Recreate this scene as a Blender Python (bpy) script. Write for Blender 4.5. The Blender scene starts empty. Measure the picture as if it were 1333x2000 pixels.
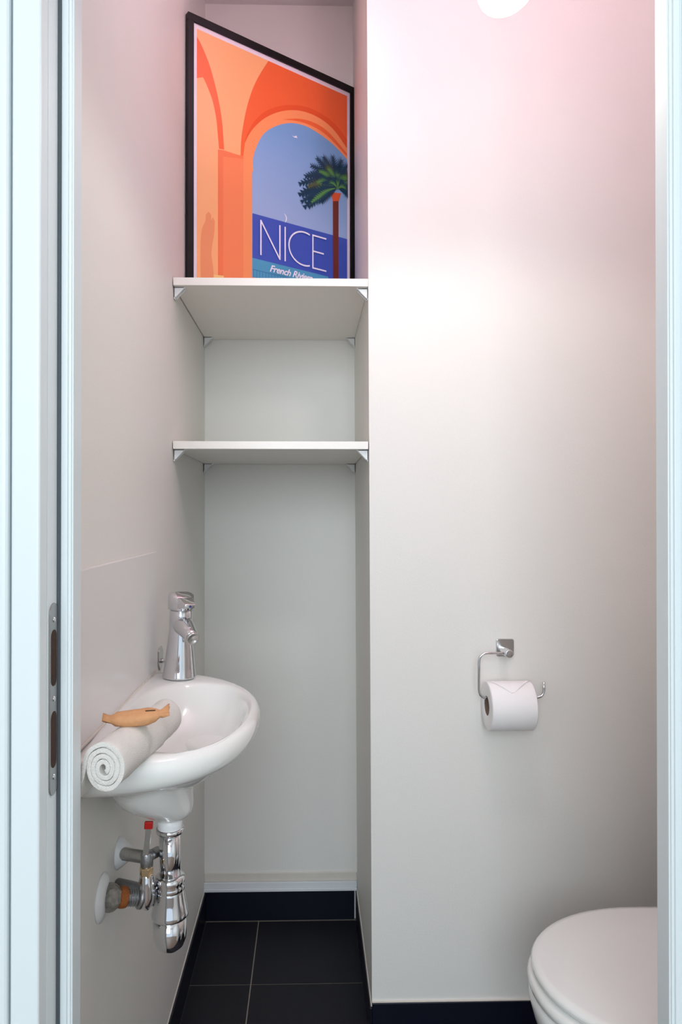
import bpy, bmesh, math, random
from mathutils import Vector, Matrix, noise
random.seed(4)
R = math.radians; PI = math.pi
C = bpy.context.scene.collection

# ---------------------------------------------------------------- camera, world, lights, exposure
EYE = 1.168                      # eye height above the floor
cd = bpy.data.cameras.new('camera'); cam = bpy.data.objects.new('camera', cd); C.objects.link(cam)
cam.location = (0, 0, EYE); cam.rotation_euler = (R(90.3), 0, R(-1.27))
cd.sensor_width = 36; cd.lens = 24; cd.shift_x = .016; cd.shift_y = -.002; cd.clip_start = .05
bpy.context.scene.camera = cam
vs = bpy.context.scene.view_settings
vs.view_transform = 'Standard'; vs.look = 'None'; vs.exposure = 0.04; vs.gamma = 1; vs.use_curve_mapping = False

w = bpy.data.worlds.new('World'); bpy.context.scene.world = w; w.use_nodes = True
w.node_tree.nodes['Background'].inputs[0].default_value = (.72, .86, 1, 1)
w.node_tree.nodes['Background'].inputs[1].default_value = 1.05

LX, LY, LZ = .278, .95, EYE+.744     # hanging lamp, centre of the opal bulb
def lamp(name, kind, loc, energy, color, **kw):
    d = bpy.data.lights.new(name, kind); d.energy = energy; d.color = color
    for k, v in kw.items():
        if k != 'rot': setattr(d, k, v)
    o = bpy.data.objects.new(name, d); C.objects.link(o); o.location = loc
    if 'rot' in kw: o.rotation_euler = kw['rot']
    return o
lamp('lamp_glow', 'SPOT', (LX, LY, LZ + .045), 84, (1, .735, .90), shadow_soft_size=.03, spot_size=R(104), spot_blend=.9, rot=(PI, 0, 0))
gl = lamp('niche_fill_spot', 'SPOT', (LX - .03, LY + .03, LZ + .045), 6.5, (1, .70, .84), shadow_soft_size=.05, spot_size=R(46), spot_blend=1)  # fill spot added next to the bulb to brighten niche and poster
gl.rotation_euler = Vector((-.46, .88, .40)).to_track_quat('-Z', 'Y').to_euler()
lamp('lamp_beam', 'SPOT', (LX, LY, LZ - .048), 5.1, (1, .99, .94), shadow_soft_size=.04, spot_size=R(170), spot_blend=.35)
lamp('hall_window_light', 'AREA', (-.22, -1.9, 1.85), 44, (.84, .94, 1), shape='RECTANGLE', size=1.3, size_y=1.4, rot=(R(77), 0, R(-6)))

# ---------------------------------------------------------------- materials
def srgb(r, g, b):
    f = lambda c: (c/12.92 if c <= .04045 else ((c+.055)/1.055)**2.4)
    return (f(r/255), f(g/255), f(b/255), 1)
def mat(name, col, rough=.5, metal=0, bump=0, bscale=200, var=0, vscale=8, coat=0, spec=.5):
    m = bpy.data.materials.new(name); m.use_nodes = True; nt = m.node_tree; b = nt.nodes['Principled BSDF']
    b.inputs['Base Color'].default_value = col; b.inputs['Roughness'].default_value = rough
    b.inputs['Metallic'].default_value = metal; b.inputs['Coat Weight'].default_value = coat
    b.inputs['Specular IOR Level'].default_value = spec
    b.inputs['Coat Roughness'].default_value = .05
    tc = nt.nodes.new('ShaderNodeTexCoord')
    if var:
        n = nt.nodes.new('ShaderNodeTexNoise'); n.inputs['Scale'].default_value = vscale; n.inputs['Detail'].default_value = 5
        nt.links.new(tc.outputs['Object'], n.inputs['Vector'])
        mx = nt.nodes.new('ShaderNodeMix'); mx.data_type = 'RGBA'
        mx.inputs[6].default_value = tuple(c*(1-var) for c in col[:3]) + (1,)
        mx.inputs[7].default_value = tuple(min(1, c*(1+var)) for c in col[:3]) + (1,)
        nt.links.new(n.outputs['Fac'], mx.inputs[0]); nt.links.new(mx.outputs[2], b.inputs['Base Color'])
    if bump:
        n = nt.nodes.new('ShaderNodeTexNoise'); n.inputs['Scale'].default_value = bscale; n.inputs['Detail'].default_value = 3
        nt.links.new(tc.outputs['Object'], n.inputs['Vector'])
        bp = nt.nodes.new('ShaderNodeBump'); bp.inputs['Strength'].default_value = bump; bp.inputs['Distance'].default_value = .002
        nt.links.new(n.outputs['Fac'], bp.inputs['Height']); nt.links.new(bp.outputs[0], b.inputs['Normal'])
    return m
WALL = mat('white_wall_paint', srgb(235, 232, 226), .55, bump=.12, bscale=260, var=.012, vscale=3)
CEIL = mat('ceiling_paint', srgb(232, 226, 226), .7, bump=.1)
FRAMEP = mat('gloss_door_paint', srgb(228, 236, 238), .35, bump=.05, bscale=60)
GASKET = mat('dark_gasket', srgb(78, 86, 92), .6)
TRIMW = mat('white_trim', srgb(225, 227, 230), .4)
SEAL = mat('cream_sealant', srgb(222, 214, 204), .6, var=.08, vscale=30)
CERAM = mat('white_ceramic', srgb(235, 235, 231), .14, coat=.25)
SPLASH = mat('gloss_white_tile', srgb(232, 228, 225), .28, coat=0, bump=.03, bscale=25)
CHROME = mat('chrome', (.72, .72, .74, 1), .06, 1)
BRUSHED = mat('satin_chrome', (.55, .54, .53, 1), .28, 1)
STEEL = mat('strike_steel', (.36, .35, .34, 1), .35, 1)
BRASS = mat('brass', (.78, .58, .34, 1), .22, 1)
GREY = mat('galvanised_metal', (.34, .34, .35, 1), .38, 1, bump=.3, bscale=300)
CORR = mat('limescaled_metal', srgb(140, 134, 126), .8, .1, bump=1, bscale=220, var=.8, vscale=160)
ORANGE = mat('orange_hemp', srgb(150, 84, 34), .8, bump=1, bscale=400, var=.35, vscale=150)
RED = mat('red_grip', srgb(190, 12, 8), .4)
PLASTIC = mat('white_plastic', srgb(236, 236, 236), .35)
SHELF = mat('white_melamine', srgb(240, 237, 229), .35, var=.006)
DARK = mat('dark_hole', srgb(58, 34, 16), .8, var=.4, vscale=60)
TILE = mat('dark_floor_tile', srgb(25, 25, 33), .6, bump=.15, bscale=350, var=.12, vscale=14, spec=.3)
SKIRT = mat('black_blue_tile', srgb(13, 16, 32), .3, var=.1)
GROUT = mat('grout', srgb(150, 140, 130), .9, var=.15, vscale=40)
TOWEL = mat('white_terry', srgb(240, 235, 228), .95, bump=.9, bscale=900, spec=.1)
KRAFT = mat('kraft_paper', srgb(205, 150, 104), .75, bump=.5, bscale=140, var=.12, vscale=90)
PAPER = mat('tissue_paper', srgb(244, 241, 240), .95, bump=.25, bscale=500, spec=.1)
CARD = mat('grey_cardboard', srgb(120, 100, 88), .9)
BLACK = mat('black_frame', srgb(14, 10, 14), .35, spec=.3)
CORD = mat('white_cord', srgb(235, 235, 235), .5)
HALLF = mat('hall_floor', srgb(120, 100, 85), .5, var=.1)
bulbm = mat('opal_bulb', (1, 1, 1, 1), .4)
bb = bulbm.node_tree.nodes['Principled BSDF']; bb.inputs['Emission Color'].default_value = (1, .97, .95, 1); bb.inputs['Emission Strength'].default_value = 3.5

# ---------------------------------------------------------------- helpers
def obj(name, bm, m, parent=None, smooth=False, bevel=0, sub=0, loc=None, seg=2):
    bmesh.ops.recalc_face_normals(bm, faces=bm.faces)
    me = bpy.data.meshes.new(name); bm.to_mesh(me); bm.free()
    for x in (m if isinstance(m, list) else [m]): me.materials.append(x)
    o = bpy.data.objects.new(name, me); C.objects.link(o)
    if parent: o.parent = parent
    if loc: o.location = loc
    if smooth:
        for p in me.polygons: p.use_smooth = True
    if bevel:
        b = o.modifiers.new('b', 'BEVEL'); b.width = bevel; b.segments = seg; b.limit_method = 'ANGLE'; b.angle_limit = R(40)
    if sub:
        s = o.modifiers.new('s', 'SUBSURF'); s.levels = sub; s.render_levels = sub
    return o
def thing(name, label, cat, loc=(0, 0, 0), rotz=0, group=None):
    o = bpy.data.objects.new(name, None); C.objects.link(o); o.location = loc; o.rotation_euler = (0, 0, rotz)
    o.empty_display_size = .05
    return tag(o, label, cat, group)
def tag(o, label, cat, group=None):
    o['label'] = label; o['category'] = cat
    if group: o['group'] = group
    return o
def struct(name, bm, m, parent=None, **k):
    o = obj(name, bm, m, parent, **k)
    if not parent: o['kind'] = 'structure'
    return o
def box(bm, x0, x1, y0, y1, z0, z1, mi=0):
    v = [bm.verts.new(p) for p in ((x0,y0,z0),(x1,y0,z0),(x1,y1,z0),(x0,y1,z0),(x0,y0,z1),(x1,y0,z1),(x1,y1,z1),(x0,y1,z1))]
    for f in ((0,3,2,1),(4,5,6,7),(0,1,5,4),(1,2,6,5),(2,3,7,6),(3,0,4,7)):
        bm.faces.new([v[i] for i in f]).material_index = mi
    return v
def B(*a):
    bm = bmesh.new(); box(bm, *a); return bm
def loft(bm, rings, cap0=True, cap1=True, closed=True):
    rs = [[bm.verts.new(p) for p in r] for r in rings]; n = len(rs[0])
    for a, b in zip(rs, rs[1:]):
        for i in range(n if closed else n-1):
            j = (i+1) % n
            bm.faces.new((a[i], a[j], b[j], b[i]))
    if cap0: bm.faces.new(rs[0])
    if cap1: bm.faces.new(rs[-1])
    return rs
def lathe(bm, prof, a, d, n=48, sx=1):
    """profile [(r, h)] turned about the axis through a along d"""
    a = Vector(a); d = Vector(d).normalized(); q = Vector((0, 0, 1)).rotation_difference(d)
    rings = []
    for r, h in prof:
        r = max(r, 1e-5)
        rings.append([a + q @ Vector((r*math.cos(2*PI*i/n), r*math.sin(2*PI*i/n)*sx, h)) for i in range(n)])
    loft(bm, rings); return bm
def L(prof, a, d=(0, 0, 1), n=48, sx=1):
    bm = bmesh.new(); return lathe(bm, prof, a, d, n, sx)
def tube(bm, pts, r, n=16):
    pts = [Vector(p) for p in pts]; rings = []; u = None
    for i, p in enumerate(pts):
        t = (pts[min(i+1, len(pts)-1)] - pts[max(i-1, 0)]).normalized()
        if u is None:
            u = t.orthogonal().normalized()
        u = (u - t*u.dot(t)).normalized(); v = t.cross(u)
        rr = r[i] if isinstance(r, (list, tuple)) else r
        rings.append([p + u*rr*math.cos(2*PI*k/n) + v*rr*math.sin(2*PI*k/n) for k in range(n)])
    loft(bm, rings); return bm
def fillet(pts, rad, n=7):
    pts = [Vector(p) for p in pts]; out = [pts[0]]
    for a, b, c in zip(pts, pts[1:], pts[2:]):
        u = (a-b).normalized(); v = (c-b).normalized(); s = b + u*rad; e = b + v*rad
        for i in range(n+1):
            t = i/n; out.append(s*(1-t)**2 + b*2*t*(1-t) + e*t*t)
    out.append(pts[-1]); return out
def prism(bm, pts2, z0, z1, axis='y', mi=0):
    def P(p, h): return {'y': (p[0], h, p[1]), 'z': (p[0], p[1], h), 'x': (h, p[0], p[1])}[axis]
    a = [bm.verts.new(P(p, z0)) for p in pts2]; b = [bm.verts.new(P(p, z1)) for p in pts2]; n = len(pts2)
    fs = [bm.faces.new(a), bm.faces.new(b)]
    for i in range(n): fs.append(bm.faces.new((a[i], a[(i+1) % n], b[(i+1) % n], b[i])))
    for f in fs: f.material_index = mi
    return bm

# ---------------------------------------------------------------- room shell
XW, XN, YF, YB, XR, YD, ZC = -.302, .132, 1.504, 1.974, 1.02, .79, EYE+1.474
def wedge(x0a, x0b, x1, y0, y1, z1):       # wall block whose left face leans slightly (x0a at the floor, x0b at eye level and up)
    bm = bmesh.new(); k = (x0b-x0a)/EYE; xt = x0a + k*z1
    prism(bm, [(x0a, 0), (x1, 0), (x1, z1), (xt, z1)], y0, y1); return bm
struct('wall_left', B(XW-.12, XW, YD-.06, YB+.12, 0, ZC), WALL)
struct('wall_front', wedge(.138, .1325, XR+.12, YF, YB+.12, ZC), WALL)
struct('wall_niche_back', B(XW, .17, YB, YB+.12, 0, ZC), WALL)
struct('wall_right', B(XR, XR+.12, YD-.06, YF, 0, ZC), WALL)
bm = bmesh.new()
box(bm, -1.5, -.34, .60, YD, 0, ZC); box(bm, .475, 1.6, .60, YD, 0, ZC); box(bm, -.34, .475, .60, YD, 2.16, ZC)
struct('wall_door', bm, WALL)
struct('ceiling', B(XW-.12, XR+.12, .60, YB+.12, ZC, ZC+.1), CEIL)
# floor tiles over grout
bm = bmesh.new(); box(bm, XW-.12, XR+.12, YD, YB+.12, -.06, -.001, 1)
xs = [-.2975, -.1455, .156, .4575, .759, 1.02]; ys = [YB-.009, YB-.009-.262, YB-.009-.262-.30, YB-.009-.262-.60, YB-.009-.262-.90]
for i in range(5):
    for j in range(4):
        box(bm, xs[i]+.0013, xs[i+1]-.0013, max(ys[j+1]+.0013, YD), ys[j]-.0013, -.01, .0, 0)
struct('floor', bm, [TILE, GROUT])
def skirt(name, x0, x1, y0, y1, h=.085):
    bm = bmesh.new(); box(bm, x0, x1, y0, y1, .0015, h); struct(name, bm, SKIRT, bevel=.001)
skirt('baseboard_left', XW, XW+.006, YD, YB)
skirt('baseboard_back', XW+.006, .129, YB-.008, YB)
skirt('baseboard_niche_right', .1325, .1375, YF-.007, YB-.008)
skirt('baseboard_front', .1375, XR, YF-.007, YF, .095)
struct('baseboard_front_cap', B(.1375, XR, YF-.0045, YF, .095, .0965), SEAL)
struct('baseboard_left_cap', B(XW, XW+.0022, YD, YB-.006, .085, .0862), SEAL)
struct('baseboard_right_cap', B(.1350, .1375, YF-.0015, YB-.008, .085, .0862), SEAL)
struct('trim_1', B(XW, .1365, YB-.014, YB, .0862, .095), TRIMW, bevel=.0015)
struct('trim_2', B(XW, .1365, YB-.010, YB, .095, .111), TRIMW, bevel=.001)
bm = bmesh.new(); box(bm, XW, .1365, YB-.004, YB, .111, .136); struct('trim_3', bm, SEAL, bevel=.003)
# door frame: moulded casing, rebate, stop, in the wall between hall and toilet
def jamb(name, s, x_op, x_rb):
    """s=-1 left, +1 right; x_op = opening edge at the stop, x_rb = rebate face"""
    t = thing(name, '', 'x'); del t['label']; del t['category']; t['kind'] = 'structure'
    def bx(n, xa, xb, ya, yb, m, bev=.0015):
        return struct(n, B(min(xa, xb), max(xa, xb), ya, yb, 0, 2.16), m, parent=t, bevel=bev, seg=3)
    bx('casing', x_rb, x_rb+s*.029, .700, .722, FRAMEP, .003)
    bx('casing_bead', x_rb+s*.031, x_rb+s*.085, .697, .722, FRAMEP, .005)
    bx('casing_back', x_rb+s*.001, x_rb+s*.085, .712, .726, FRAMEP)
    bx('rebate', x_rb, x_rb+s*.045, .722, .755, FRAMEP)
    if s < 0: bx('gasket', x_rb-s*.0035, x_rb+s*.002, .7475, .755, GASKET, .0008)
    bx('door_stop', x_op+s*.0045, x_rb-s*.003, .750, .765, FRAMEP, .0012)
    bx('stop_bead', x_op+s*.0015, x_rb+s*.002, .753, .767, FRAMEP, .0012)
    bx('lining', x_op, x_rb+s*.045, .7555, .782, FRAMEP, .001)
    return t
jl = jamb('door_1', -1, -.2595, -.2745)
jr = jamb('door_1_jamb_right', 1, .4015, .417)
head = struct('door_1_head', B(-.26, .40, .72, .78, 2.13, 2.16), FRAMEP)
# strike plate on the left rebate
sx = -.2745
sp = thing('strike_plate', 'long satin metal strike plate with rounded ends on the left door jamb', 'strike plate', (sx, .737, EYE-.198))
def stadium(cy, cz, hw, hz, n=14):
    return [(cy+hw*math.cos(a), cz+(hz-hw)+hw*math.sin(a)) for a in [PI*i/n for i in range(n+1)]] + \
           [(cy+hw*math.cos(a), cz-(hz-hw)+hw*math.sin(a)) for a in [PI+PI*i/n for i in range(n+1)]]
ZS = 0
bm = bmesh.new(); prism(bm, stadium(0, ZS, .0115, .1025), 0, .0014, 'x'); obj('plate', bm, STEEL, sp, bevel=.0004)
for dz in (.044, -.043):
    bm = bmesh.new(); prism(bm, stadium(-.001, ZS+dz, .0075, .030), .0010, .0017, 'x'); obj('latch_hole', bm, DARK, sp)
for dz in (.0845, 0, -.083):
    h = obj('screw', L([(.0032, 0), (.0032, .0004), (.0022, .0011), (.0006, .0012)], (.0014, 0, ZS+dz), (1, 0, 0), 20), CHROME, sp, smooth=True)
# hall behind the camera
struct('floor_hall', B(-1.5, 1.6, -2.4, YD, -.06, -.003), HALLF)
struct('wall_hall_left', B(-1.6, -1.5, -2.4, .6, 0, ZC), WALL)
struct('wall_hall_right', B(1.6, 1.7, -2.4, .6, 0, ZC), WALL)
struct('ceiling_hall', B(-1.6, 1.7, -2.4, .6, ZC, ZC+.1), CEIL)

# ---------------------------------------------------------------- splash tile
t = obj('splash_tile', B(XW, XW+.006, .80, 1.333, EYE-.335, EYE-.0735), SPLASH, bevel=.0015)
tag(t, 'glossy white tile panel on the left wall behind the washbasin', 'tile')

# ---------------------------------------------------------------- washbasin
N = 96
def D(b, Lh, z, cy=1.085, p=.82, q=.93, xw=XW+.0055):
    out = []
    for i in range(N):
        a = 2*PI*i/N; c, s = math.cos(a), math.sin(a)
        x = xw + (b*abs(c)**p if c > 0 else 0)
        y = cy + Lh*(abs(s)**q)*(1 if s > 0 else -1)
        out.append((x, y, z))
    return out
def E(cx, cy, ax, ay, z, p=1.0):
    out = []
    for i in range(N):
        a = 2*PI*i/N; c, s = math.cos(a), math.sin(a)
        out.append((cx + ax*abs(c)**p*(1 if c > 0 else -1), cy + ay*abs(s)**p*(1 if s > 0 else -1), z))
    return out
RIM = EYE - .302
def slope(r, k=1):
    out = []
    for x, y, z in r:
        t = min(1, max(0, (1.06-y)/.22)); u = min(1, max(0, (x-XW-.05)/.17))
        out.append((x, y, z - k*(.012*t*t*(3-2*t)*(.35+.65*u) + .008*u)))
    return out
wb = thing('washbasin', 'small white ceramic wall-hung washbasin on the left wall', 'washbasin', (0, 0, 0))
rings = [E(-.205, 1.05, .019, .019, RIM-.103), E(-.204, 1.05, .032, .040, RIM-.1015), E(-.202, 1.052, .047, .068, RIM-.0965), E(-.199, 1.056, .062, .100, RIM-.084, .97),
         E(-.196, 1.062, .074, .130, RIM-.063, .95), slope(E(-.1935, 1.067, .0815, .149, RIM-.040, .92), .5), slope(E(-.192, 1.070, .0855, .160, RIM-.020, .9)),
         slope(E(-.1915, 1.071, .089, .165, RIM-.010, .9)), slope(E(-.191, 1.072, .093, .170, RIM-.003, .9)), slope(E(-.191, 1.073, .098, .175, RIM-.0004, .9)),
         slope(D(.203, .221, RIM)), slope(D(.212, .231, RIM-.002)), slope(D(.217, .237, RIM-.010)), slope(D(.218, .238, RIM-.022)),
         slope(D(.214, .234, RIM-.038), .7), slope(D(.200, .222, RIM-.052), .4), D(.178, .200, RIM-.063), D(.155, .176, RIM-.071, 1.08),
         D(.137, .140, RIM-.077, 1.06), E(-.238, 1.052, .064, .108, RIM-.083), E(-.239, 1.052, .061, .100, RIM-.100), E(-.236, 1.051, .056, .078, RIM-.126),
         E(-.217, 1.05, .040, .044, RIM-.146), E(-.213, 1.05, .031, .032, RIM-.156), E(-.213, 1.05, .026, .026, RIM-.160), E(-.213, 1.05, .020, .020, RIM-.160)]
bm = bmesh.new(); loft(bm, rings); obj('basin_body', bm, CERAM, wb, smooth=True, sub=1)
obj('drain_cap', L([(.0185, 0), (.0185, .003), (.015, .0045), (.001, .0055)], (-.205, 1.05, RIM-.1025)), CHROME, wb, smooth=True)
obj('overflow_ring', L([(.010, 0), (.010, .003), (.0075, .0045), (.004, .004), (.001, .004)], (-.2715, 1.02, RIM-.037), (1, 0, .3), 32), CHROME, wb, smooth=True)
bm = bmesh.new(); box(bm, XW+.0058, XW+.0085, .87, 1.318, RIM-.003, RIM+.0012); obj('sealant_bead', bm, SEAL, wb, bevel=.001)

# ---------------------------------------------------------------- mixer tap
TX, TY = -.2415, 1.272; ZT = RIM+.0002
fa = thing('basin_mixer_tap', 'chrome single-lever mixer tap standing on the washbasin deck', 'tap', (TX, TY, ZT))
fa.rotation_euler = (0, R(1.6), 0)
prof = [(.0305, 0), (.0308, .002), (.0300, .004), (.0285, .018), (.0262, .038), (.0236, .058), (.0216, .076), (.0208, .090), (.0205, .112), (.0205, .1225), (.0195, .1232)]
obj('tap_body', L(prof, (0, 0, 0)), CHROME, fa, smooth=True)
obj('cap_seam', L([(.0198, .1228), (.0198, .1250)], (0, 0, 0)), STEEL, fa)
dx, dy = .56, -.828
bm = bmesh.new()
# swept spout: flattened root blending out of the body, drooping to a round nozzle
tube(bm, [(dx*u, dy*u, z) for u, z in ((.004, .096), (.016, .095), (.026, .092), (.036, .087), (.045, .083), (.051, .080))], [.019, .0185, .0165, .0145, .0132, .0126], 24)
obj('spout', bm, CHROME, fa, smooth=True, bevel=.001)
obj('aerator', L([(.0118, 0), (.0118, .006), (.0095, .0065), (.009, .004)], (dx*.050, dy*.050, .0805), (dx, dy, -.40), 32), BRUSHED, fa, smooth=True)
# lever cap: cylinder with a slanted top running into a short forward paddle
n = 48; rings = []
for r, h in ((.0215, .1245), (.0243, .1255), (.0243, .140), (.0243, .151), (.0225, .1545), (.012, .1565), (.001, .157)):
    ring = []
    for i in range(n):
        a = 2*PI*i/n; x, y = r*math.cos(a), r*math.sin(a)
        fwd = (x*dx + y*dy)/.0243
        zz = h - (.010*max(0, fwd) if h > .145 else 0)
        ring.append((x, y, zz))
    rings.append(ring)
bm = bmesh.new(); loft(bm, rings); lev = obj('lever_cap', bm, CHROME, fa, smooth=True)
bm = bmesh.new(); s = []
for u, hw, z0, z1 in ((.010, .017, .128, .150), (.024, .014, .128, .146), (.034, .012, .130, .141), (.040, .010, .131, .138)):
    px, py = -dy, dx
    s.append([(dx*u+px*hw, dy*u+py*hw, z0), (dx*u-px*hw, dy*u-py*hw, z0), (dx*u-px*hw, dy*u-py*hw, z1), (dx*u+px*hw, dy*u+py*hw, z1)])
loft(bm, s); obj('lever_handle', bm, CHROME, fa, smooth=True, bevel=.002, seg=3)
obj('indicator_dot', L([(.0022, 0), (.0022, .0006)], (dx*.0405, dy*.0405, .1345), (dx, dy, 0), 16), mat('blue_dot', srgb(40, 60, 120), .4), fa)

# ---------------------------------------------------------------- little hook beside the tap
hk = thing('wall_hook', 'small chrome wall hook with oval plate beside the mixer tap', 'hook', (XW, 1.385, EYE-.291))
bm = bmesh.new(); prism(bm, [(-.019,-.012),(-.010,-.0225),(.010,-.0225),(.019,-.012),(.019,.014),(.008,.0225),(-.010,.0225),(-.019,.016)], .0, .003, 'x'); obj('back_plate', bm, BRUSHED, hk, bevel=.001)
obj('peg', L([(.0045, 0), (.0040, .004), (.0040, .030), (.0060, .033), (.0060, .037), (.0045, .039)], (.003, 0, -.006), (1, -.05, 0), 24), CHROME, hk, smooth=True)

# ---------------------------------------------------------------- bottle trap
bx_, by_ = -.213, 1.05; ZB = RIM - .160
tr = thing('bottle_trap', 'chrome bottle trap hanging under the washbasin', 'trap', (bx_, by_, ZB))
obj('white_collar', L([(.0190, .004), (.0190, -.018), (.0172, -.020)], (0, 0, 0)), PLASTIC, tr, smooth=True)
obj('flange_ring', L([(.0180, -.016), (.0208, -.017), (.0212, -.0215), (.0195, -.0245), (.0160, -.026)], (0, 0, 0)), CHROME, tr, smooth=True)
obj('tail_pipe', L([(.0160, -.022), (.0160, -.098)], (0, 0, 0)), CHROME, tr, smooth=True)
obj('slip_nut', L([(.0165, -.088), (.0222, -.091), (.0228, -.098), (.0205, -.102), (.0222, -.105), (.0222, -.110), (.0205, -.112)], (0, 0, 0)), CHROME, tr, smooth=True)
obj('upper_cup', L([(.0205, -.106), (.0218, -.114), (.0235, -.126), (.0265, -.142), (.0280, -.146), (.0275, -.150), (.0258, -.152)], (0, 0, 0)), CHROME, tr, smooth=True)
obj('lower_cup', L([(.0250, -.150), (.0250, -.178), (.0240, -.186), (.0205, -.195), (.014, -.2005), (.006, -.2025), (.0005, -.2028)], (0, 0, 0)), CHROME, tr, smooth=True)
wy = 1.075 - by_
bm = bmesh.new(); tube(bm, [(-.018, 0, -.120), (-.05, .010, -.120), (XW-bx_+.002, wy, -.120)], .0125, 24); obj('outlet_pipe', bm, GREY, tr, smooth=True)
obj('outlet_nut', L([(.0140, 0), (.0165, .001), (.0165, .008), (.0145, .010)], (-.0235, .002, -.120), (-1, .2, 0), 24), CHROME, tr, smooth=True)
# ---------------------------------------------------------------- supply valve
vx, vy = -.2440, 1.030
va = thing('shutoff_valve', 'metal water shutoff valve assembly with red lever beside the bottle trap', 'valve', (vx, vy, EYE-.573))
def Z(py): return -(py-1003)/1333*vy + .573      # height from the valve's own origin
S0 = Vector((XW-vx, 1.0-vy, .016)); SD = -S0.normalized(); SP = lambda u: S0 + SD*u
obj('lower_rosette', L([(.033, 0), (.033, .002), (.028, .005), (.016, .008), (.012, .008)], S0, (1, 0, 0)), PLASTIC, va, smooth=True)
obj('corroded_hexagon', L([(.013, 0), (.0190, .003), (.0200, .009), (.0185, .016), (.014, .022)], SP(.004), SD, 6), CORR, va, bevel=.001)
obj('hemp_packing', L([(.0140, 0), (.0148, .003), (.0148, .009), (.0140, .012)], SP(.025), SD, 28), ORANGE, va, smooth=True)
pf = [(.0118, 0)]
for i in range(5): pf += [(.0130, .0015+i*.0035), (.0113, .003+i*.0035)]
pf += [(.0118, .020)]
obj('threaded_nipple', L(pf, SP(.036), SD, 28), GREY, va)
obj('valve_flange', L([(.013, 0), (.0165, .002), (.0168, .006), (.012, .009)], SP(.053), SD, 32), GREY, va, smooth=True)
obj('elbow_body', L([(.004, -.024), (.0105, -.016), (.0130, -.004), (.0125, .006), (.0115, .016), (.0098, .026), (.0085, .031)], (0, 0, Z(1738)), (0, 0, 1), 32), CHROME, va, smooth=True)
obj('elbow_outlet', L([(.0105, 0), (.0105, .005), (.0080, .007)], (.001, .003, Z(1748)), (.5, .8, 0), 32), GREY, va, smooth=True)
obj('brass_nut', L([(.0090, 0), (.0102, .001), (.0102, .014), (.0090, .015)], (0, 0, Z(1706)), (0, 0, 1), 6), BRASS, va, bevel=.0006)
obj('valve_body', L([(.0080, 0), (.0092, .002), (.0096, .010), (.0092, .020), (.0076, .024)], (0, .002, Z(1690)), (0, 0, 1), 28), GREY, va, smooth=True)
pf = [(.0088, 0)]
for i in range(12): pf += [(.0096, .0012+i*.0036), (.0084, .003+i*.0036)]
U0 = Vector((XW-vx, 1.088-vy, Z(1668)-.022)); UD = (Vector((0, .002, Z(1670))) - U0); ul = UD.length
pf = [(a, b*ul/.050 + .012) for a, b in pf if b*ul/.050 + .012 < ul]
obj('upper_threaded_pipe', L(pf, U0, UD, 24), BRUSHED, va)
obj('upper_stub_pipe', L([(.0078, -.002), (.0078, .030)], (0, .004, Z(1671)), (.35, 1, -.2), 24), GREY, va, smooth=True)
obj('upper_rosette', L([(.0240, 0), (.0240, .002), (.020, .008), (.011, .019), (.009, .021)], U0, (1, 0, 0), 40), PLASTIC, va, smooth=True)
lvr = [(0, Z(1675)), (0, Z(1660)), (.002, Z(1640)), (.0040, Z(1616)), (.0042, Z(1602))]
bm = bmesh.new(); loft(bm, [[(-.0045+k, -.006, z), (.0045+k, -.006, z), (.0045+k, -.003, z), (-.0045+k, -.003, z)] for k, z in lvr])
lv = obj('lever_handle', bm, BRUSHED, va, bevel=.0012)
bm = bmesh.new(); loft(bm, [[(-.0062+k, -.0072, z), (.0062+k, -.0072, z), (.0062+k, -.0018, z), (-.0062+k, -.0018, z)] for k, z in ((.0041, Z(1611)), (.0043, Z(1601)), (.0045, Z(1597)))])
obj('lever_grip', bm, RED, lv, bevel=.001)['label'] = 'red plastic grip'

# ---------------------------------------------------------------- rolled towel on the rim
A = Vector((-.2345, .786, EYE-.2910)); Bv = Vector((-.2090, .985, EYE-.2960)); ax = (Bv-A).normalized()
up = Vector((0, 0, 1)); up = (up - ax*up.dot(ax)).normalized(); sd = ax.cross(up).normalized()       # sd points to the right seen from the door
Lt = (Bv-A).length
tw = thing('rolled_towel', 'rolled white towel lying across the near rim of the washbasin', 'towel', A + Vector((0, 0, -.033)))
def spiral(rad0, rad1, turns, th, n=150, flap=True):
    """centre line of the cloth from the inside out, then a flap hanging down on the left"""
    c = []
    for i in range(n+1):
        t = i/n; a = turns*2*PI*t + R(-60); r = rad0 + (rad1-rad0)*t
        c.append(Vector((r*math.cos(a)*1.0, r*math.sin(a)*1.16)))
    if flap:
        p = c[-1]
        c += [p + Vector((-.0012*k, -.0060*k)) for k in range(1, 8)]
    out, inn = [], []
    for i, p in enumerate(c):
        t = (c[min(i+1, len(c)-1)] - c[max(i-1, 0)]).normalized(); nn = Vector((-t.y, t.x))
        out.append(p + nn*th/2); inn.append(p - nn*th/2)
    return out + inn[::-1]
def towel_part(name, s0, s1, sc, turns, r1, steps=14, flap=True):
    rings = []
    o0 = -Vector(tw.location)
    for k in range(steps+1):
        s = s0 + (s1-s0)*k/steps; q = spiral(.0040, r1, turns, .0053, flap=flap)
        e = 0.93 if k in (0, steps) else 1
        ring = []
        for p in q:
            P = A + ax*s + sd*p.x*sc + up*p.y*sc
            P += Vector((noise.noise(P*60), noise.noise(P*60+Vector((9, 0, 0))), noise.noise(P*60+Vector((0, 7, 0)))))*.0012
            ring.append(P + o0)
        rings.append(ring)
    bm = bmesh.new(); loft(bm, rings)
    return obj(name, bm, TOWEL, tw, smooth=True, bevel=.0008)
towel_part('towel_roll', 0, Lt*.72, 1, 3.62, .0240)
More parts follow.
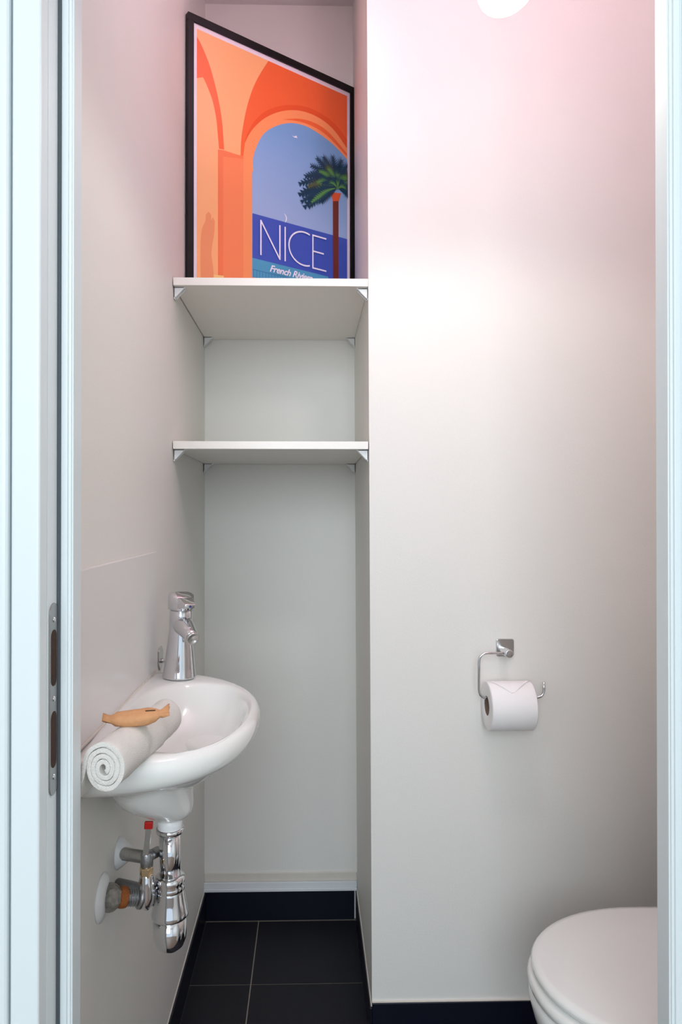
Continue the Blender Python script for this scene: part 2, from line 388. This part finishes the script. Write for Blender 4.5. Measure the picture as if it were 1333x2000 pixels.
towel_part('towel_roll_end', Lt*.55, Lt*1.06, .86, 3.62, .0262, flap=False)

# ---------------------------------------------------------------- kraft packet on the towel
kp = thing('kraft_paper_packet', 'small brown kraft paper packet with pinched ends lying on the rolled towel', 'packet', (-.2165, .862, EYE-.2560), R(12))
kp.scale = (.87, .87, .87)
bm = bmesh.new(); rings = []; n = 28
secs = [(-.047, .0085, .0010, .004), (-.041, .0070, .0022, .0015), (-.035, .0068, .0040, 0), (-.029, .0105, .0070, 0), (-.018, .0128, .0085, 0), (0, .0138, .0090, 0),
        (.015, .0132, .0088, .001), (.026, .0110, .0072, .002), (.0325, .0062, .0040, .0035), (.038, .0105, .0026, .0055), (.0455, .0145, .0010, .009)]
for x, hy, hz, dz in secs:
    ring = []
    for i in range(n):
        a = 2*PI*i/n; y = hy*math.copysign(abs(math.cos(a))**.7, math.cos(a)); z = hz*math.copysign(abs(math.sin(a))**.7, math.sin(a))
        cr = .0011*math.sin(9*a + x*160)*(1 if abs(x) > .028 else .45) + .0012*noise.noise(Vector((x*130, y*130, z*130)))
        tl = .35
        ring.append((x + cr*.6, y*math.cos(tl) - (z+cr)*math.sin(tl), y*math.sin(tl)*1.0 + (z+cr)*math.cos(tl) + dz))
    rings.append(ring)
loft(bm, rings); obj('paper_wrap', bm, KRAFT, kp, smooth=True)
bm = bmesh.new(); tl = .35
for k in range(1): box(bm, .012, .026, -.0025, -.0008, .0092, .0101)
obj('paper_slit', bm, DARK, kp)

# ---------------------------------------------------------------- shelves
def make_shelf(z1, label):
    t = thing('wall_shelf', label, 'shelf', (0, 0, z1-.017), group='white shelves in the niche')
    obj('board', B(XW+.0022, XN-.0022, YF, YB-.001, 0, .017), SHELF, t, bevel=.0006)
    first = None
    for (x, y, s) in ((XW+.001, YF+.012, 1), (XN-.0012, YF+.012, -1), (XW+.001, YB-.030, 1), (XN-.0012, YB-.030, -1)):
        bm = bmesh.new()
        prism(bm, [(0, 0), (s*.024, 0), (s*.022, -.004), (s*.005, -.022), (0, -.024)], 0, .0035)
        box(bm, min(0, s*.026), max(0, s*.026), 0, .018, -.0025, 0)
        box(bm, min(0, s*.0025), max(0, s*.0025), 0, .018, -.026, 0)
        prism(bm, [(0, 0), (s*.024, 0), (s*.022, -.004), (s*.005, -.022), (0, -.024)], .0145, .018)
        obj('bracket', bm, PLASTIC, t, loc=(x, y, 0), bevel=.0006)
    return t
make_shelf(EYE+.519, 'upper white shelf in the niche, carrying the framed poster')
make_shelf(EYE+.159, 'lower white shelf in the niche, empty, halfway above the washbasin')

# ---------------------------------------------------------------- framed poster across the corner
FW, FH = .5109, .694
fp = thing('framed_poster', 'black framed orange and blue travel poster standing on the upper shelf', 'poster', (-.293, 1.648, EYE+.519), math.atan2(.288, .422))
bm = bmesh.new(); fw = .0155
for a in ((0, FW, 0, fw), (0, FW, FH-.0185, FH), (0, fw, fw, FH-.0185), (FW-.0145, FW, fw, FH-.0185)):
    box(bm, a[0], a[1], 0, .015, a[2], a[3])
obj('frame', bm, BLACK, fp, bevel=.0008)
obj('backing_board', B(.006, FW-.006, .010, .0145, .006, FH-.006), CARD, fp)
POST = {}
def ink(n, *c):
    POST[n] = mat('print_'+n, srgb(*c), .32, coat=.12); return n
ink('paper', 236, 222, 232); ink('pale', 252, 178, 122); ink('light', 253, 186, 130); ink('arch', 244, 104, 52); ink('shadow', 236, 88, 40)
ink('col', 250, 138, 88); ink('colshade', 246, 124, 76); ink('arcol', 253, 152, 96); ink('sky', 138, 164, 212); 
ink('sea', 62, 86, 184); ink('turq', 80, 158, 196); ink('rail', 48, 110, 160); ink('statue', 240, 150, 100); ink('step', 253, 205, 130)
ink('trunk', 118, 44, 26); ink('tuft', 226, 88, 46); ink('dark', 20, 58, 84); ink('green', 92, 150, 74); ink('olive', 84, 92, 62); ink('white', 246, 240, 252); ink('red', 226, 112, 84)
nt = POST['sky'].node_tree; tc = nt.nodes.new('ShaderNodeTexCoord'); sp_ = nt.nodes.new('ShaderNodeSeparateXYZ'); cr = nt.nodes.new('ShaderNodeValToRGB')
nt.links.new(tc.outputs['Object'], sp_.inputs[0]); nt.links.new(sp_.outputs['Z'], cr.inputs[0]); nt.links.new(cr.outputs[0], nt.nodes['Principled BSDF'].inputs['Base Color'])
cr.color_ramp.elements[0].position = .26; cr.color_ramp.elements[0].color = srgb(160, 182, 222)      # the printed sky pales towards the sea
cr.color_ramp.elements[1].position = .50; cr.color_ramp.elements[1].color = srgb(118, 164, 212)
keys = list(POST); pbm = bmesh.new(); layer = [0]
SMAX = .4868
def smooth(pts, it=2):
    # round the shallow corners of an outline, keep the sharp ones
    for _ in range(it):
        out = []; n = len(pts)
        for i in range(n):
            a, b, c = Vector(pts[i-1]), Vector(pts[i]), Vector(pts[(i+1) % n])
            if (b-a).length > 1e-6 and (c-b).length > 1e-6 and (b-a).angle(c-b) < R(34): out += [tuple(b.lerp(a, .25)), tuple(b.lerp(c, .25))]
            else: out.append(tuple(b))
        pts = out
    return pts
def poly(k, pts, clip=True, sm=True):
    if clip and sm and k in ('arch', 'shadow', 'arcol', 'sky', 'statue'): pts = smooth(pts)
    layer[0] += 1; y = .0050 - .000035*layer[0]
    if clip: pts = [(min(SMAX, max(.0248, a)), max(.030, b)) for a, b in pts]
    try:
        f = pbm.faces.new([pbm.verts.new((a, y, b)) for a, b in pts]); f.material_index = keys.index(k)
    except ValueError: pass
def strokes(k, pts, wd):
    layer[0] += 1; y = .0050 - .000035*layer[0]
    P = [Vector(p) for p in pts]; l, r = [], []
    for i, p in enumerate(P):
        t0 = (P[i]-P[i-1]).normalized() if i else (P[1]-P[0]).normalized(); t1 = (P[i+1]-P[i]).normalized() if i < len(P)-1 else t0
        t = (t0+t1).normalized(); nn = Vector((-t.y, t.x))/max(.35, t.dot(t1))*wd/2
        l.append(p+nn); r.append(p-nn)
    for i in range(len(P)-1):
        f = pbm.faces.new([pbm.verts.new((q.x, y, q.y)) for q in (l[i], l[i+1], r[i+1], r[i])]); f.material_index = keys.index(k)
poly('paper', [(.012, .012), (.4988, .012), (.4988, FH-.012), (.012, FH-.012)], False)
poly('pale', [(.0248, .030), (SMAX, .030), (SMAX, .664), (.0248, .664)])
poly('arch', [(.0245, .6448), (.0337, .6351), (.0485, .61), (.0612, .5839), (.0741, .5458), (.085, .5066), (.0937, .4624), (.0968, .4241), (.0994, .3914), (.0851, .3889), (.082, .4193), (.0785, .4573), (.0699, .4973), (.0579, .5242), (.0452, .5467), (.0409, .551), (.0246, .5429)])
poly('arch', [(.2282, .664), (.2092, .6323), (.1905, .5967), (.1766, .5632), (.1629, .5179), (.1538, .4746), (.147, .4323), (.1457, .3898), (.1538, .3923), (.1804, .3741), (.1906, .4259), (.2817, .5194), (.3576, .532), (.4537, .5041), (.4871, .4832), (.4871, .664)])
poly('shadow', [(.1584, .4279), (.1629, .4495), (.1813, .4858), (.2046, .5161), (.233, .5403), (.2669, .5604), (.3065, .5763), (.3472, .5855), (.3837, .586), (.421, .5792), (.4537, .566), (.4871, .5413), (.4871, .5145), (.4482, .5487), (.4156, .5643), (.3784, .5713), (.337, .5699), (.2965, .5594), (.2571, .5403), (.2187, .5127), (.1906, .4828), (.1721, .4565)])
poly('arcol', [(.1538, .3923), (.1584, .4279), (.1721, .4565), (.1906, .4828), (.2187, .5127), (.2571, .5403), (.2965, .5594), (.337, .5699), (.3784, .5713), (.4156, .5643), (.4482, .5487), (.4871, .5145), (.4871, .480), (.45, .502), (.40, .522), (.33, .528), (.26, .508), (.215, .470), (.190, .42), (.1804, .3741)])
poly('arch', [(.27, .524), (.32, .545), (.37, .552), (.42, .544), (.4871, .500), (.4871, .492), (.42, .530), (.37, .540), (.32, .538)])
poly('col', [(.0821, .386), (.0995, .3894), (.1457, .3898), (.1538, .3923), (.1541, .03), (.0823, .03)])
poly('colshade', [(.0821, .386), (.0968, .3894), (.0971, .03), (.0823, .03)])
poly('colshade', [(.0960, .388), (.1538, .391), (.1538, .384), (.0960, .373)])
poly('arcol', [(.1538, .3923), (.1804, .3741), (.1827, .3606), (.1781, .3491), (.1792, .03), (.1541, .03)])
poly('arcol', [(.1538, .3923), (.1804, .3741), (.1804, .392), (.17, .44), (.1584, .4279)])
poly('step', [(.0248, .03), (.0248, .04), (.0681, .0719), (.0984, .075), (.0984, .03)])
poly('statue', [(.0364, .03), (.0343, .1188), (.0363, .1655), (.0413, .186), (.0489, .1995), (.0489, .2149), (.0565, .2247), (.0637, .2187), (.064, .205), (.068, .214), (.0736, .2057), (.0723, .1741), (.0659, .1415), (.0638, .1177), (.0703, .0879), (.0711, .03)])
poly('sky', [(.1792, .03), (.179, .3575), (.1827, .3626), (.1804, .3903), (.1906, .4259), (.2093, .4645), (.2378, .4924), (.2817, .5194), (.3217, .5307), (.3576, .532), (.4103, .521), (.4537, .5041), (.487, .4832), (.487, .03)])
poly('sea', [(.18, .2525), (.487, .2575), (.487, .03), (.1801, .03)])
poly('turq', [(.1801, .1377), (.487, .1377), (.487, .03), (.1802, .03)])
poly('sea', [(.42, .1377), (.487, .1377), (.487, .06), (.46, .06)])
poly('rail', [(.1801, .109), (.487, .107), (.487, .1055), (.1801, .1075)])
for i in range(34):
    a = .183 + i*.009; poly('rail', [(a, .108), (a+.0012, .108), (a+.0012, .045), (a, .045)])
poly('red', [(.1801, .030), (.1801, .088), (.215, .086), (.22, .03)])
poly('white', [(.2991, .4915), (.3066, .490), (.3141, .4952), (.3176, .4891), (.3066, .4876)])
poly('trunk', [(.4356, .3534), (.4553, .3587), (.4553, .03), (.4372, .03)])
poly('tuft', [(.4291, .374), (.4647, .3811), (.4564, .3568), (.4356, .3512)])
def frond(cx, cy, ang, ln, droop, k, wd=.011):
    """serrated palm leaf as one outline"""
    c = []; m = 13
    for i in range(m+1):
        t = i/m; c.append(Vector((cx + math.cos(ang)*ln*t, cy + math.sin(ang)*ln*t - droop*t*t)))
    up_, dn = [], []
    for i, p in enumerate(c[:-1]):
        t = (c[i+1]-p).normalized(); nn = Vector((-t.y, t.x)); q = wd*math.sin(PI*(.12+.8*i/m))
        up_ += [p + nn*q*.28, p + nn*q*1.35 + t*.013]; dn += [p - nn*q*.28, p - nn*q*1.35 + t*.013]
    poly(k, [tuple(v) for v in up_ + [c[-1]] + dn[::-1]])
rr = random.Random(7); cx, cy = .447, .398
for i in range(15):
    deg = 205 - i*15.5; ln = .118 if 60 < deg < 150 else .125
    frond(cx, cy, R(deg), ln + rr.uniform(-.014, .010), .026 + rr.uniform(0, .016) + (.012 if deg > 150 else 0), 'dark', .012)
for i in range(10):
    frond(cx, cy, R(196 - i*21), .098 + rr.uniform(-.01, .01), .040, 'olive' if i % 3 == 1 else 'dark', .012)
for i in range(7):
    frond(cx, cy-.002, R(182 - i*24), .074 + rr.uniform(-.012, .012), .034, 'green', .0075)
for i in range(8):
    frond(cx+.003, cy-.006, R(205 - i*27), .058, .030, 'dark', .011)
for i in range(4):
    frond(cx+.004, cy-.010, R(165 - i*38), .040, .020, 'green', .0055)
for ang, ln in ((212, .110), (203, .128), (196, .120)): frond(cx, cy-.006, R(ang), ln, .022, 'dark', .010)
frond(cx-.004, cy-.010, R(205), .088, .022, 'green', .007); frond(cx-.004, cy-.012, R(216), .070, .012, 'dark', .007)
obj('print', pbm, [POST[k] for k in keys], fp)
# lettering on the print
pbm = bmesh.new(); layer[0] = 95; lw = .0042
strokes('white', [(.2036, .149), (.2036, .2402)], lw); strokes('white', [(.2030, .2392), (.2612, .1505)], lw); strokes('white', [(.2612, .149), (.2612, .2406)], lw)
strokes('white', [(.2776, .149), (.2776, .2404)], lw)
strokes('white', [(.3385 - .0490*math.cos(R(a)), .1955 + .0450*math.sin(R(a))) for a in range(-112, 113, 8)], lw)
strokes('white', [(.3668, .1482), (.3668, .2410)], lw); strokes('white', [(.365, .2392), (.412, .2392)], lw); strokes('white', [(.365, .1960), (.4035, .1960)], lw); strokes('white', [(.365, .1500), (.412, .1500)], lw)
poly('white', [(.2735, .2755), (.2785, .273), (.2822, .268), (.2832, .2625), (.2815, .2565), (.2765, .2505), (.2790, .2575), (.2800, .263), (.2785, .269)])
let = obj('lettering', pbm, [POST[k] for k in keys], fp); let['label'] = 'thin white letters NICE'
def text(name, s, size, x, y, z, parent, m, shear=.3, off=.0, sp=1):
    cu = bpy.data.curves.new(name, 'FONT'); cu.body = s; cu.size = size; cu.shear = shear; cu.offset = off; cu.space_character = sp
    o = bpy.data.objects.new(name, cu); C.objects.link(o)
    me = bpy.data.meshes.new_from_object(o.evaluated_get(bpy.context.evaluated_depsgraph_get()))
    bpy.data.objects.remove(o); me.materials.append(m)
    q = bpy.data.objects.new(name, me); C.objects.link(q); q.parent = parent; q.location = (x, y, z); q.rotation_euler = (R(90), 0, 0)
    return q
text('script_lettering', 'French Riviera', .0245, .229, .0013, .1125, fp, POST['white'], .38, .0006, .95)['label'] = 'slanted white words French Riviera'

# ---------------------------------------------------------------- paper holder
HX, HZ = .4325, EYE-.2965
ph = thing('toilet_paper_holder', 'chrome wire toilet paper holder on the white front wall', 'toilet paper holder', (HX, YF, HZ))
bm = bmesh.new(); h = .0195
prism(bm, [(h-.005+.005*math.cos(a), h-.005+.005*math.sin(a)) for a in [PI/2*i/5 for i in range(6)]] + [(-h+.005+.005*math.cos(a), h-.005+.005*math.sin(a)) for a in [PI/2+PI/2*i/5 for i in range(6)]] +
      [(-h+.005+.005*math.cos(a), -h+.005+.005*math.sin(a)) for a in [PI+PI/2*i/5 for i in range(6)]] + [(h-.005+.005*math.cos(a), -h+.005+.005*math.sin(a)) for a in [1.5*PI+PI/2*i/5 for i in range(6)]], -.004, 0)
obj('wall_plate', bm, BRUSHED, ph, bevel=.001)
obj('post', L([(.0088, 0), (.0088, .058), (.0080, .060), (.001, .0602)], (-.008, -.003, -.002), (0, -1, 0), 32), CHROME, ph, smooth=True, bevel=.0006)
ry = -.052
path = fillet([(-.014, ry, -.002), (-.0705, ry, -.002), (-.0705, ry, -.098), (.0695, ry, -.098), (.0695, ry, -.064)], .020)
bm = bmesh.new(); tube(bm, path, .0029, 16); obj('wire_arm', bm, CHROME, ph, smooth=True)
# ---------------------------------------------------------------- toilet roll
RR, RC = .0515, .0205
tp = thing('toilet_roll', 'white toilet roll with folded tip hanging on the chrome holder', 'toilet roll', (HX-.0065, YF+ry, HZ-.098-RC+.0045))
bm = bmesh.new(); rg = []
hl = .0475
for x, r in ((-hl, RC), (-hl, RR-.002), (-hl+.002, RR), (hl-.002, RR), (hl, RR-.002), (hl, RC), (-hl, RC)):
    rg.append([(x, r*math.cos(2*PI*i/64), r*math.sin(2*PI*i/64)) for i in range(64)])
loft(bm, rg, False, False); bmesh.ops.remove_doubles(bm, verts=bm.verts, dist=1e-6); obj('paper_roll', bm, PAPER, tp, smooth=True, bevel=.0005)
bm = bmesh.new(); rg = []
for x, r in ((-hl+.0005, RC-.0001), (hl-.0005, RC-.0001), (hl-.0005, RC-.0014), (-hl+.0005, RC-.0014), (-hl+.0005, RC-.0001)):
    rg.append([(x, r*math.cos(2*PI*i/48), r*math.sin(2*PI*i/48)) for i in range(48)])
loft(bm, rg, False, False); obj('cardboard_core', bm, CARD, tp, smooth=True)
# loose outer sheet folded to a point over the front
bm = bmesh.new(); rg = []
for j in range(15):
    u = j/14; a = R(84 + 52*u); half = hl*(1-u)**.8 + .0008; r = RR + .0003 + .0012*math.sin(PI*u)
    rg.append([(-.002*u + half*(k/8*2-1), r*math.cos(a), r*math.sin(a)) for k in range(9)])
loft(bm, rg, False, False, closed=False); o = obj('folded_tip', bm, PAPER, tp, smooth=True)
m = o.modifiers.new('t', 'SOLIDIFY'); m.thickness = .0003

# ---------------------------------------------------------------- toilet
tl_ = thing('toilet', 'white toilet with closed lid below the paper holder', 'toilet', (.611, 1.11, 0))
def oval(hw, tip, back, z, n=72, cx=0):
    out = []
    for i in range(n):
        a = 2*PI*i/n; c, s = math.cos(a), math.sin(a)
        x = (tip if c < 0 else back)*abs(c)**(.97 if c < 0 else .6)*(-1 if c < 0 else 1)
        out.append((x+cx, hw*math.copysign(abs(s)**.97, s), z))
    return out
TZ = .4225
bm = bmesh.new(); loft(bm, [oval(.176, .236, .195, TZ-.018), oval(.181, .241, .198, TZ-.013), oval(.182, .242, .199, TZ-.007), oval(.178, .238, .195, TZ-.002), oval(.168, .228, .185, TZ), oval(.10, .14, .12, TZ+.001), oval(.02, .03, .03, TZ+.0015)])
obj('lid', bm, CERAM, tl_, smooth=True)
bm = bmesh.new(); loft(bm, [oval(.178, .238, .19, TZ-.042), oval(.186, .246, .20, TZ-.039), oval(.188, .248, .20, TZ-.030), oval(.184, .244, .20, TZ-.0215), oval(.170, .230, .19, TZ-.0195)])
obj('seat', bm, CERAM, tl_, smooth=True)
bm = bmesh.new(); loft(bm, [oval(.172, .232, .20, TZ-.0435), oval(.184, .244, .22, TZ-.046), oval(.186, .246, .23, TZ-.060), oval(.178, .238, .235, TZ-.090), oval(.150, .205, .24, TZ-.17), oval(.115, .15, .25, TZ-.27), oval(.105, .13, .26, .05), oval(.11, .15, .27, .0015)])
obj('bowl', bm, CERAM, tl_, smooth=True)
bm = bmesh.new(); box(bm, .205, .395, -.185, .185, .385, .76); ci = obj('cistern', bm, CERAM, tl_, bevel=.02, seg=4)
bm = bmesh.new(); box(bm, .198, .398, -.192, .192, .76, .79); cl = obj('cistern_lid', bm, CERAM, tl_, bevel=.008, seg=3)
obj('flush_button', L([(.022, 0), (.022, .005), (.018, .007), (.001, .0072)], (.30, 0, .79)), CHROME, cl, smooth=True)
for s in (-1, 1): obj('hinge', L([(.008, -.018), (.008, .018)], (.187, s*.075, TZ-.015), (0, 1, 0), 20), CHROME, tl_, smooth=True)

# ---------------------------------------------------------------- hanging lamp
pl = thing('pendant_lamp', 'glowing white bulb lamp hanging in front of the white wall, cut by the top edge', 'lamp', (LX, LY, ZC))
q = LZ - ZC
bm = bmesh.new(); rings = []
for i in range(17):
    a = -PI/2 + PI*i/16
    rings.append([(.043*math.cos(a)*math.cos(2*PI*k/40), .043*math.cos(a)*math.sin(2*PI*k/40), .0345*math.sin(a)) for k in range(40)])
loft(bm, rings); o = obj('bulb', bm, bulbm, pl, smooth=True, loc=(0, 0, q)); o.rotation_euler = (0, R(-24), 0)
obj('lamp_holder', L([(.016, .095), (.018, .097), (.018, .125), (.012, .135), (.004, .138)], (0, 0, q), n=32), CORD, pl, smooth=True)
obj('cord', L([(.0025, q+.13), (.0025, 0)], (0, 0, 0), n=12), CORD, pl)
obj('ceiling_rose', L([(.045, 0), (.045, -.010), (.02, -.025), (.004, -.028)], (0, 0, 0), n=40), CORD, pl, smooth=True)
